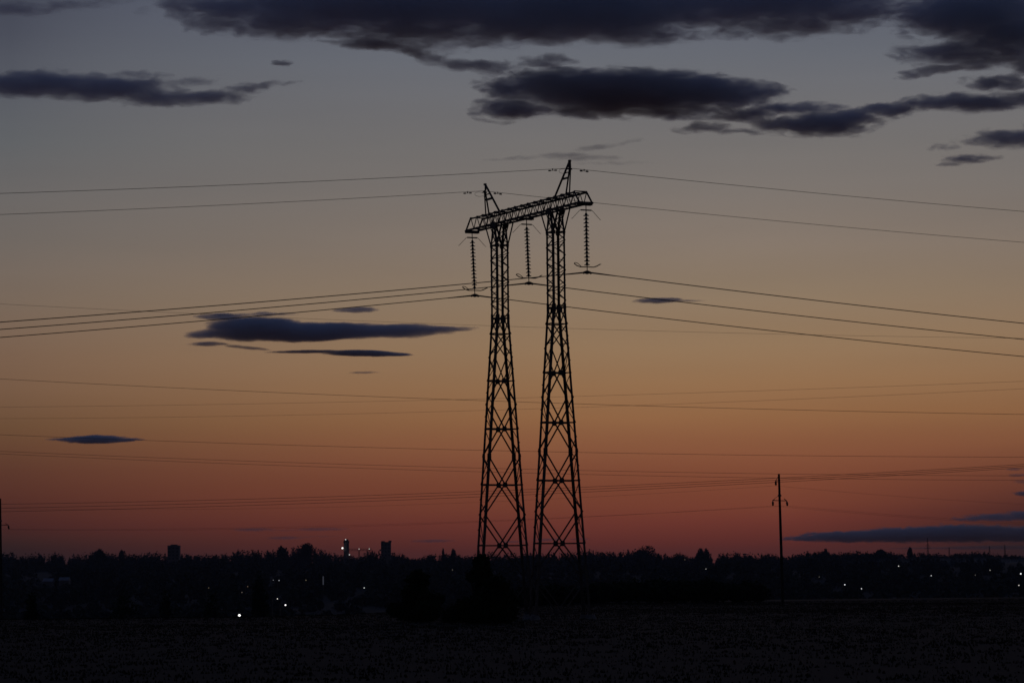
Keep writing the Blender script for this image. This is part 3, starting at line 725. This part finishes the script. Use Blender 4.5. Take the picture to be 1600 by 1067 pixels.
# far masts on the right skyline
for px, top, w, lab in ((1450.5, 840, 1.8, 'tallest thin lattice mast on the right skyline'), (1484, 855, 1.2, 'shortest thin mast between the tallest one and the broad skyline gap'),
                        (1547, 853, 1.2, 'thin mast on the skyline, left of the last pair at the right edge'), (1571, 850.5, 1.5, 'thin mast on the skyline closest to the right edge')):
    Y = 3000; g0 = gpoint(px, Y); h = at(px, top, Y).z-g0.z; e = empty('distant_mast', g0, lab, 'mast', 'thin masts on the right skyline')
    m = MB(); b_ = 2.2
    for a in (-1, 1):
        for c_ in (-1, 1): m.bar((a*b_/2, c_*b_/2, -1), (a*.2, c_*.2, h), .26, .26)
    n = 10
    for i in range(n):
        f0 = i/n; f1 = (i+1)/n; w0 = b_/2*(1-f0)+.2*f0; w1_ = b_/2*(1-f1)+.2*f1; s_ = 1 if i % 2 else -1
        for c_ in (-1, 1): m.bar((s_*w0, c_*w0, h*f0), (-s_*w1_, c_*w1_, h*f1), .16, .16); m.bar((c_*w0, s_*w0, h*f0), (c_*w1_, -s_*w1_, h*f1), .16, .16)
    m.build('lattice', STEEL, e)
    if px == 1450.5:
        for zf, l_ in ((.62, 3.2), (.72, 2.2)):
            m = MB(); m.bar((-l_, 0, h*zf), (l_, 0, h*zf), .3, .4); m.build('crossarm', STEEL, e)

# ------------------------------------------------------------------ lamps
def lamp_mat(name, col, s):
    return mat(name, (.8, .8, .8), .5, 0, 0, 1, emis=col, es=s)
def lamp(px, py, rpx, s, label, col=(1, .93, .82), Y=None, H=7., cat='lamp', name='street_lamp', hang=False):
    if Y is None:
        Y = 500.
        while Y < 2780:
            p = at(px, py, Y)
            if p.z-ground_z(p.x, p.y) <= H and Y > 600: break
            Y += 5
    p = at(px, py, Y); gz = ground_z(p.x, p.y); k_ = Y/FPX; r = rpx*k_*.78; s *= .7; g0 = Vector((p.x, p.y, gz)); hh = p.z-gz
    e = empty(name, g0, label, cat, 'lamps burning at dusk')
    if not hang:
        m = MB(); m.tube([(-.9, 0, -.5), (-.9, 0, hh*.6), (-.9, 0, hh+.15)], [.12, .1, .07], 7); m.build('post', STEEL, e)
        m = MB(); m.tube([(-.9, 0, hh+.1), (-.5, -.05, hh+r+.18), (0, -.1, hh+r+.12)], [.05, .045, .04], 6); m.build('arm', STEEL, e)
    m = MB(); n = 8; m.lathe((0, 0, hh-r), Z, [(r*(1-math.cos(math.pi*i/n)), max(.01*r, r*math.sin(math.pi*i/n))) for i in range(n+1)], 12)
    m.build('lamp_head', lamp_mat('lamp_glow', col, s), e, smooth=True)
    return e
lamp(374, 961, 2.5, 2.6, 'brightest white lamp, low at the near edge of the field at the left', (1, .98, .94), Y=345)
lamp(446, 944.8, 1.6, 2.2, 'second brightest lamp, low and right of the brightest one', (1, .97, .95), Y=520)
lamp(433.5, 935, 1.0, 1.3, 'small lamp just above and left of the second brightest one', Y=560)
lamp(387, 916, .8, .25, 'dim orange lamp left of the slender tree', (1, .65, .35))
lamp(378, 925, .8, .3, 'dim lamp above the brightest one', (1, .8, .6))
lamp(326, 918, .9, .2, 'dim amber lamp over the small bush left of the brightest one', (1, .7, .35))
lamp(427, 906, .8, .3, 'weaker lamp of the close pair right of the slender tree', (.9, .95, 1))
lamp(436, 906.3, .9, .7, 'stronger lamp of the close pair right of the slender tree', (.9, .95, 1))
lamp(478, 906, 1.0, .2, 'dim amber lamp between the close pair and the lit upright sign', (1, .8, .4))
lamp(569, 918, 1.0, 1.1, 'lone clear lamp midway between the town lights and the wide bush', (.95, 1, .95))
lamp(707, 890, .9, .22, 'dim lamp on the hillside just left of the pylon', (1, .8, .55))
lamp(1070, 874, .8, .18, 'faint orange lamp under the skyline pair right of the pylon', (1, .7, .45))
lamp(1103, 888.5, .9, .5, 'small lamp on the hillside above the hedge', (1, .95, .85))
lamp(1190, 928, .9, .8, 'lamp at the right end of the hedge, beside the utility pole', (1, .98, .9), Y=420)
lamp(1280, 901, .8, .2, 'faint lamp on the hillside right of the utility pole', (1, .9, .7))
lamp(1320, 913, 1.1, 1.5, 'left lamp of the low bright pair right of the utility pole', (.95, .97, 1))
lamp(1346, 919.3, 1.0, 1.2, 'right lamp of the low bright pair right of the utility pole', (.95, .97, 1))
lamp(1404, 884, 1.1, 1.0, 'lamp under the mist patch, highest of the right-hand lights', (1, .96, .88))
lamp(1455, 899, 1.0, .9, 'lamp below the tallest far mast', (.97, .98, 1))
lamp(1524, 898, .8, .2, 'faint lamp between two brighter ones at the right', (1, .9, .7))
lamp(1547, 890.4, 1.0, .5, 'modest lamp below the last pair of far masts', (1, .95, .85))
lamp(1595, 896, 1.4, 2.0, 'bright lamp at the right edge, upper of two', (.97, .98, 1))
lamp(1592, 914, 1.1, 1.0, 'lamp at the right edge, lower of two', (1, .93, .85))
# lamps fixed to the tower and bridge
def fixed(px, py, rpx, s, label, col):
    Y = TY-4; p = at(px, py, Y); r = rpx*Y/FPX
    e = empty('tower_lamp', p, label, 'lamp', 'lamps burning at dusk'); n = 8
    m = MB(); m.lathe((0, 0, -r), Z, [(r*(1-math.cos(math.pi*i/n)), max(.01*r, r*math.sin(math.pi*i/n))) for i in range(n+1)], 12); m.build('lamp_head', lamp_mat('lamp_glow', col, s), e, smooth=True)
    m = MB(); m.bar((0, 0, -r*.9), (.3, 2., -r*2.2), .25, .25); m.build('bracket', STEEL, e)
fixed(540, 842.6, .9, .6, 'white lamp on the very top of the slim tower', (1, 1, .97))
fixed(535, 856, 1.5, 1.3, 'bright white lamp at the left foot of the slim tower', (1, .95, .92))
fixed(546, 866.3, 1.0, .45, 'dim lamp under the start of the gantry', (1, .98, .95))
fixed(561, 857.3, .8, .55, 'small lamp on the middle of the gantry', (1, .85, .75))
fixed(577, 857.3, .8, .5, 'small lamp at the far end of the gantry', (.85, 1, .85))
# lit upright sign board
p = at(505, 906, 1500); gz = ground_z(p.x, p.y); e = empty('lit_sign', (p.x, p.y, gz), 'tall narrow dimly lit sign column among the town lights', 'sign')
hh = max(6.5, at(505, 900, 1500).z-gz); m = MB(); m.box((0, 0, hh-2.), .55, .35, 4.); m.build('panel', lamp_mat('sign_glow', (.8, .85, 1), .028), e)
m = MB(); m.bar((0, .05, -.5), (0, .05, hh-4.), .3, .3); m.build('post', STEEL, e)

# ------------------------------------------------------------------ clouds: real volumes high above and far beyond the wood
def cloud(name, lobes, D, label, amp, nscale, tau, albedo, soft=.5, depth=.5, cat='cloud', stretch=2.6, thr=0., warp=1.45):
    # lobes in the photograph's pixels, turned into metres at distance D; each lobe is an ellipsoid of vapour
    k_ = D/FPX; cxm = sum(l[0] for l in lobes)/len(lobes); cym = sum(l[1] for l in lobes)/len(lobes); org = at(cxm, cym, D)
    L3 = []
    for l in lobes:
        p = at(l[0], l[1], D)-org; rx, rz = l[2]*k_, l[3]*k_; wp = warp*(1 if D < 10000 else .6); ry = max(rz*1.5, min(rx, rz*6)*depth)
        L3.append((p.x, p.y+rnd.uniform(-.2, .2)*ry, p.z, rx, ry, rz, l[4] if len(l) > 4 else 1., math.radians(l[5]) if len(l) > 5 else 0.))
    # closed hull: ellipsoids joined and voxel-remeshed in a space where the cloud is not flat
    sz = stretch; bm = bmesh.new(); ext = 0
    for (x, y, z, rx, ry, rz, w, rot) in L3:
        mm = Matrix.Translation((x, y, z))@Matrix.Rotation(rot, 4, 'Y')@Matrix.Diagonal((rx*1.3, ry*1.3, rz*1.42, 1))
        mm = Matrix.Diagonal((1, 1, sz, 1))@mm
        bmesh.ops.create_icosphere(bm, subdivisions=3, radius=1, matrix=mm)
        ext = max(ext, abs(x)+rx)
    me = bpy.data.meshes.new('hull'); bm.to_mesh(me); bm.free()
    tmp = bpy.data.objects.new('hull', me); C.objects.link(tmp)
    md = tmp.modifiers.new('r', 'REMESH'); md.mode = 'VOXEL'
    md.voxel_size = max(min(min(l[5]*sz for l in L3), min(l[3] for l in L3))*.34, ext/110)
    dg = bpy.context.evaluated_depsgraph_get(); ev = tmp.evaluated_get(dg); me2 = bpy.data.meshes.new_from_object(ev)
    me2.transform(Matrix.Diagonal((1, 1, 1/sz, 1))); me2.name = name
    bpy.data.objects.remove(tmp)
    m = bpy.data.materials.new('cloud_vapour'); m.use_nodes = True; T = m.node_tree
    for n in list(T.nodes): T.nodes.remove(n)
    tc_ = T.nodes.new('ShaderNodeTexCoord'); field = None
    wn = T.nodes.new('ShaderNodeTexNoise'); wn.inputs['Scale'].default_value = 1.; wn.inputs['Detail'].default_value = 5; wn.inputs['Roughness'].default_value = .6
    mp = T.nodes.new('ShaderNodeMapping'); q = .8/(nscale*k_); mp.inputs['Scale'].default_value = (q, q, q*3); mp.inputs['Location'].default_value = (rnd.uniform(0, 50), 0, 0)
    T.links.new(tc_.outputs['Object'], mp.inputs[0]); T.links.new(mp.outputs[0], wn.inputs[0])
    v1 = T.nodes.new('ShaderNodeVectorMath'); v1.operation = 'SUBTRACT'; T.links.new(wn.outputs['Color'], v1.inputs[0]); v1.inputs[1].default_value = (.5, .5, .5)
    v2 = T.nodes.new('ShaderNodeVectorMath'); v2.operation = 'MULTIPLY'; T.links.new(v1.outputs[0], v2.inputs[0]); mz = sorted(l[5] for l in L3)[len(L3)//2]
    wx = min(nscale*k_*2.2, 9*mz)*wp; v2.inputs[1].default_value = (wx, wx*.5, mz*1.1*wp)
    v3 = T.nodes.new('ShaderNodeVectorMath'); v3.operation = 'ADD'; T.links.new(v2.outputs[0], v3.inputs[0]); T.links.new(tc_.outputs['Object'], v3.inputs[1])
    for (x, y, z, rx, ry, rz, w, rot) in L3:
        mp = T.nodes.new('ShaderNodeMapping'); mp.vector_type = 'TEXTURE'
        mp.inputs['Location'].default_value = (x, y, z); mp.inputs['Rotation'].default_value = (0, rot, 0); mp.inputs['Scale'].default_value = (rx, ry, rz)
        T.links.new(v3.outputs[0], mp.inputs[0])
        ln = T.nodes.new('ShaderNodeVectorMath'); ln.operation = 'LENGTH'; T.links.new(mp.outputs[0], ln.inputs[0])
        v = math_node('MULTIPLY', math_node('SUBTRACT', 1.12, ln.outputs['Value'], tree=T), w, tree=T)
        field = v if field is None else math_node('MAXIMUM', field, v, tree=T)
    ns = T.nodes.new('ShaderNodeTexNoise'); ns.inputs['Scale'].default_value = 1.; ns.inputs['Detail'].default_value = 8; ns.inputs['Roughness'].default_value = .66; ns.inputs['Distortion'].default_value = .6
    mp = T.nodes.new('ShaderNodeMapping'); q = 1/(nscale*k_); mp.inputs['Scale'].default_value = (q, q*.8, q*3); T.links.new(tc_.outputs['Object'], mp.inputs[0]); T.links.new(mp.outputs[0], ns.inputs[0])
    mp.inputs['Location'].default_value = (rnd.uniform(0, 50), rnd.uniform(0, 50), 0)
    nn = math_node('MULTIPLY', math_node('SUBTRACT', ns.outputs[0], .5, tree=T), amp, tree=T)
    den = math_node('DIVIDE', math_node('SUBTRACT', math_node('ADD', field, nn, tree=T), (.05 if D < 10000 else .10)+thr, tree=T), soft, clamp=True, tree=T)
    mry = sorted(l[4] for l in L3)[len(L3)//2]
    K = tau/(2*mry)
    den = math_node('MULTIPLY', den, K, tree=T)
    pv = T.nodes.new('ShaderNodeVolumePrincipled'); pv.inputs['Color'].default_value = (*albedo, 1); T.links.new(den, pv.inputs['Density'])
    pv.inputs['Anisotropy'].default_value = .35
    oo_ = T.nodes.new('ShaderNodeOutputMaterial'); T.links.new(pv.outputs[0], oo_.inputs['Volume'])
    me2.materials.clear(); me2.materials.append(m)
    m.cycles.volume_step_rate = .5
    o = bpy.data.objects.new(name, me2); C.objects.link(o); o.location = org
    tag(o, label, cat, 'clouds in the dusk sky')
    return o
AL = (.925, .965, 1.)
D1 = 9000
# lobes: (cx, cy, rx, ry, weight, tilt in degrees)
cloud('cloud_bank', [(620, 8, 330, 42), (330, 14, 90, 22, 1, 4), (450, 32, 120, 24, .9, 6), (900, 15, 260, 50), (1180, 2, 260, 34), (820, 45, 160, 26, .8), (980, 48, 100, 20, .9),
                     (650, 50, 130, 24, .72), (1330, 22, 110, 22, .7), (1220, 40, 150, 20, .6), (600, 68, 120, 12, .7, 8), (740, 64, 70, 12, .6), (1010, 62, 90, 12, .7), (380, 42, 110, 16, .7, 6)], D1,
      'wide ragged dark bank of cloud along the top of the sky', 1.88, 42, 5.6, AL, 0.59)
cloud('ribbon_cloud', [(575, 70, 75, 8, .9, 4), (660, 86, 60, 9, .9, 16), (735, 102, 75, 9, 1, 4), (775, 107, 40, 12, .9)], D1, 'thin dark ribbon of cloud winding down to the central cloud', 1.39, 30, 3.1, AL, 0.59)
cloud('central_cloud', [(980, 144, 185, 29), (870, 132, 105, 22), (1110, 143, 105, 25, 1, 6), (800, 170, 58, 21), (950, 172, 110, 14, .7), (1050, 172, 120, 13, .6), (790, 135, 50, 18, .8), (1160, 182, 55, 9, .85), (1215, 172, 50, 8, .8), (900, 113, 60, 8, .5), (1180, 140, 55, 10, .8, 6), (850, 96, 60, 10, .45)], D1,
      'big dark oval cloud above the pylon\'s right peak', 1.39, 46, 5.6, AL, 0.52)
cloud('corner_cloud', [(1530, 20, 130, 46), (1600, 55, 110, 40), (1450, 30, 50, 30, .8), (1500, 82, 100, 22, .66), (1560, 92, 90, 11, .9, -6), (1470, 110, 75, 8, 1, -8), (1640, 100, 70, 16)], D1,
      'heavy dark cloud filling the upper right corner', 1.68, 44, 5.6, AL, 0.55)
cloud('flat_cloud', [(1290, 193, 85, 20), (1340, 180, 60, 14, .9, -8), (1230, 195, 60, 14, .8), (1180, 178, 40, 8, .5), (1250, 167, 75, 8, .75), (1390, 172, 60, 12, .85), (1100, 200, 45, 9, .65), (1150, 205, 70, 6, .4)], D1,
      'ragged flat dark cloud right of and below the big oval one', 1.48, 34, 5.0, AL, 0.55)
cloud('small_dark_cloud', [(1490, 158, 60, 14), (1540, 163, 80, 13, .9), (1440, 160, 40, 9, .8), (1600, 155, 60, 12, .7), (1560, 130, 60, 12, .7)], D1,
      'small dark cloud at the right, below the heavy corner cloud', 1.48, 34, 5.0, AL, 0.55)
cloud('edge_cloud', [(1590, 216, 75, 16), (1540, 220, 45, 9, .7), (1640, 212, 70, 20), (1470, 230, 30, 5, .5)], D1, 'grey-blue cloud cut by the right edge, upper of two', 1.48, 30, 3.7, AL, 0.55)
cloud('shred_cloud', [(1510, 248, 40, 7), (1540, 246, 30, 5, .7), (1490, 256, 25, 4, .6)], D1, 'small grey shred of cloud under the one cut by the right edge', 1.58, 26, 2.5, AL, 0.65)
cloud('long_cloud', [(60, 133, 130, 19), (170, 140, 110, 19), (260, 152, 90, 13), (320, 153, 70, 11, .9), (390, 138, 70, 8, .7, -8), (210, 118, 50, 7, .5), (300, 128, 50, 9, .45), (-60, 132, 90, 20)], D1,
      'long dark feathery cloud drawn out from the left edge', 1.48, 34, 4.3, AL, 0.55)
cloud('faint_cloud', [(20, 14, 75, 10), (110, 8, 60, 8, .7), (-40, 12, 60, 12), (160, 4, 50, 6, .5)], D1, 'faint narrow cloud in the upper left corner', 1.58, 30, 2.1, AL, 0.65)
cloud('tiny_cloud', [(441, 99, 17, 6)], D1, 'tiny lone puff of cloud right of the long feathery one', 1.19, 20, 2.5, AL, 0.78)
cloud('lens_cloud', [(470, 519, 175, 15), (400, 509, 85, 14), (560, 518, 160, 11), (660, 515, 95, 5.5, .9), (350, 524, 60, 6, .9)], 16000,
      'long dark lens-shaped cloud left of the pylon', .62, 60, 7.4, AL, .3)
cloud('hook_cloud', [(345, 494, 45, 6), (410, 491, 60, 4, .7)], 16000, 'short dark wisp lying on top of the lens-shaped cloud', 1.10, 26, 3.7, AL, .4)
cloud('wisp_cloud', [(325, 537, 35, 4), (385, 543, 45, 3, .6, 6)], 16000, 'small dark wisp under the left end of the lens-shaped cloud', .88, 26, 3.1, AL, .4)
cloud('spindle_cloud', [(565, 552, 70, 5.5, 1, 1.5), (490, 549.5, 80, 3, .9), (610, 553.5, 45, 3.4, .9, 2)], 16000, 'thin dark spindle of cloud below the lens-shaped one', .55, 40, 5.6, AL, .35)
cloud('sliver_cloud', [(556, 484.5, 38, 5)], 16000, 'small violet sliver of cloud above the lens-shaped one, under the lowest conductor', .66, 26, 3.1, AL, .4)
cloud('faint_sliver', [(568, 582, 28, 2.4)], 16000, 'faintest tiny sliver of cloud below the spindle', .66, 20, 1.4, AL, .5)
cloud('streak_cloud', [(1030, 469.5, 42, 5), (1065, 470, 45, 2.5, .6)], 16000, 'small dark streak of cloud on the conductors right of the pylon', .66, 26, 3.7, AL, .4)
cloud('leaf_cloud', [(148, 686.5, 56, 7), (180, 687.5, 50, 4, .9), (115, 686, 45, 3, .9)], 20000, 'small dark leaf-shaped cloud low at the left', .66, 24, 5.0, AL, .35)
cloud('peak_wisps', [(930, 231, 38, 5, 1, -6), (885, 243, 45, 5, .9), (800, 248, 50, 3.5, .7, -4), (920, 247, 50, 5, .9), (985, 222, 30, 4, .6, -10), (960, 255, 60, 3.5, .5)], D1, 'pale grey wisps of cloud around the top of the right peak', 1.39, 24, 0.9, AL, 0.65)
BL = (.99, .93, .92)
cloud('low_cloud', [(1500, 833.5, 120, 14), (1410, 835.5, 95, 12), (1330, 838, 100, 9), (1262, 841, 46, 4.2), (1600, 834, 100, 12.5), (1455, 830, 28, 7, .9), (1505, 829, 24, 6, .9), (1555, 829, 22, 6, .9), (1408, 831, 20, 6, .9), (1370, 833, 20, 5, .8)], 26000,
      'long slate cloud low behind the utility pole at the right', 1.7, 15, 5, BL, .42, warp=1.7)
cloud('upper_low_cloud', [(1560, 808, 66, 6.5), (1620, 805, 60, 9), (1512, 811, 28, 3.4, .8), (1590, 802, 20, 5, .9)], 26000, 'shorter slate cloud lying on the long low one at the right edge', 1.7, 14, 4, BL, .42, warp=1.7)
cloud('horizon_strip', [(1540, 855, 110, 3.6), (1450, 856, 70, 2, .8), (1640, 855, 80, 5)], 26000, 'thin slate strip of cloud just over the skyline masts', .44, 30, 1.9, BL, .4)
cloud('edge_shred', [(1602, 771, 22, 5)], 22000, 'small slate cloud at the right edge above the low ones', .66, 20, 3.1, BL, .4)
cloud('edge_wisps', [(1585, 733, 20, 2.6), (1590, 742, 18, 3), (1600, 752, 26, 4, .6)], 22000, 'faint smudges of cloud at the right edge under the triple wires', 1.10, 14, 1.1, BL, .5)
cloud('low_left_wisps', [(395, 827, 42, 3.2), (500, 826.5, 50, 3.2), (450, 828, 60, 1.8, .6)], 26000, 'pair of faint dusky wisps low over the left skyline', .88, 18, 1.0, BL, .5)
cloud('low_left_streak', [(447, 840, 34, 3.2), (500, 838, 60, 1.8, .5)], 26000, 'faint dusky streak below the pair of wisps at the left', .88, 18, 0.9, BL, .5)
cloud('low_mid_streak', [(678, 845, 38, 3)], 26000, 'faint dusky streak low over the skyline between the square building and the pylon', .77, 18, 1.1, BL, .5)
cloud('leg_streak', [(855, 843, 28, 3), (905, 842, 20, 2.4), (800, 846, 30, 2)], 26000, 'faint dusky streak behind the feet of the lattice legs', .77, 18, 0.8, BL, .5)

cloud('mist', [(1470, 877, 150, 7), (1560, 876, 90, 6), (1380, 878, 60, 5, .8)], 2500, 'thin ground mist lying along the wood at the right', .8, 60, .22, (.9, .94, 1.), .8, cat='mist')
bpy.data.objects['mist']['kind'] = 'stuff'; del bpy.data.objects['mist']['group']
# ------------------------------------------------------------------ dusk air
hz = MB(); hz.box((0, 0, 42), 18400, 18400, 116); m = bpy.data.materials.new('air'); m.use_nodes = True; T = m.node_tree
for n in list(T.nodes): T.nodes.remove(n)
pv = T.nodes.new('ShaderNodeVolumePrincipled'); pv.inputs['Color'].default_value = (.80, .86, .97, 1); pv.inputs['Density'].default_value = 4.2e-5
oo_ = T.nodes.new('ShaderNodeOutputMaterial'); T.links.new(pv.outputs[0], oo_.inputs['Volume'])
tag(hz.build('haze', m), 'thin bluish dusk haze over the fields and hills', 'haze', kind='stuff')
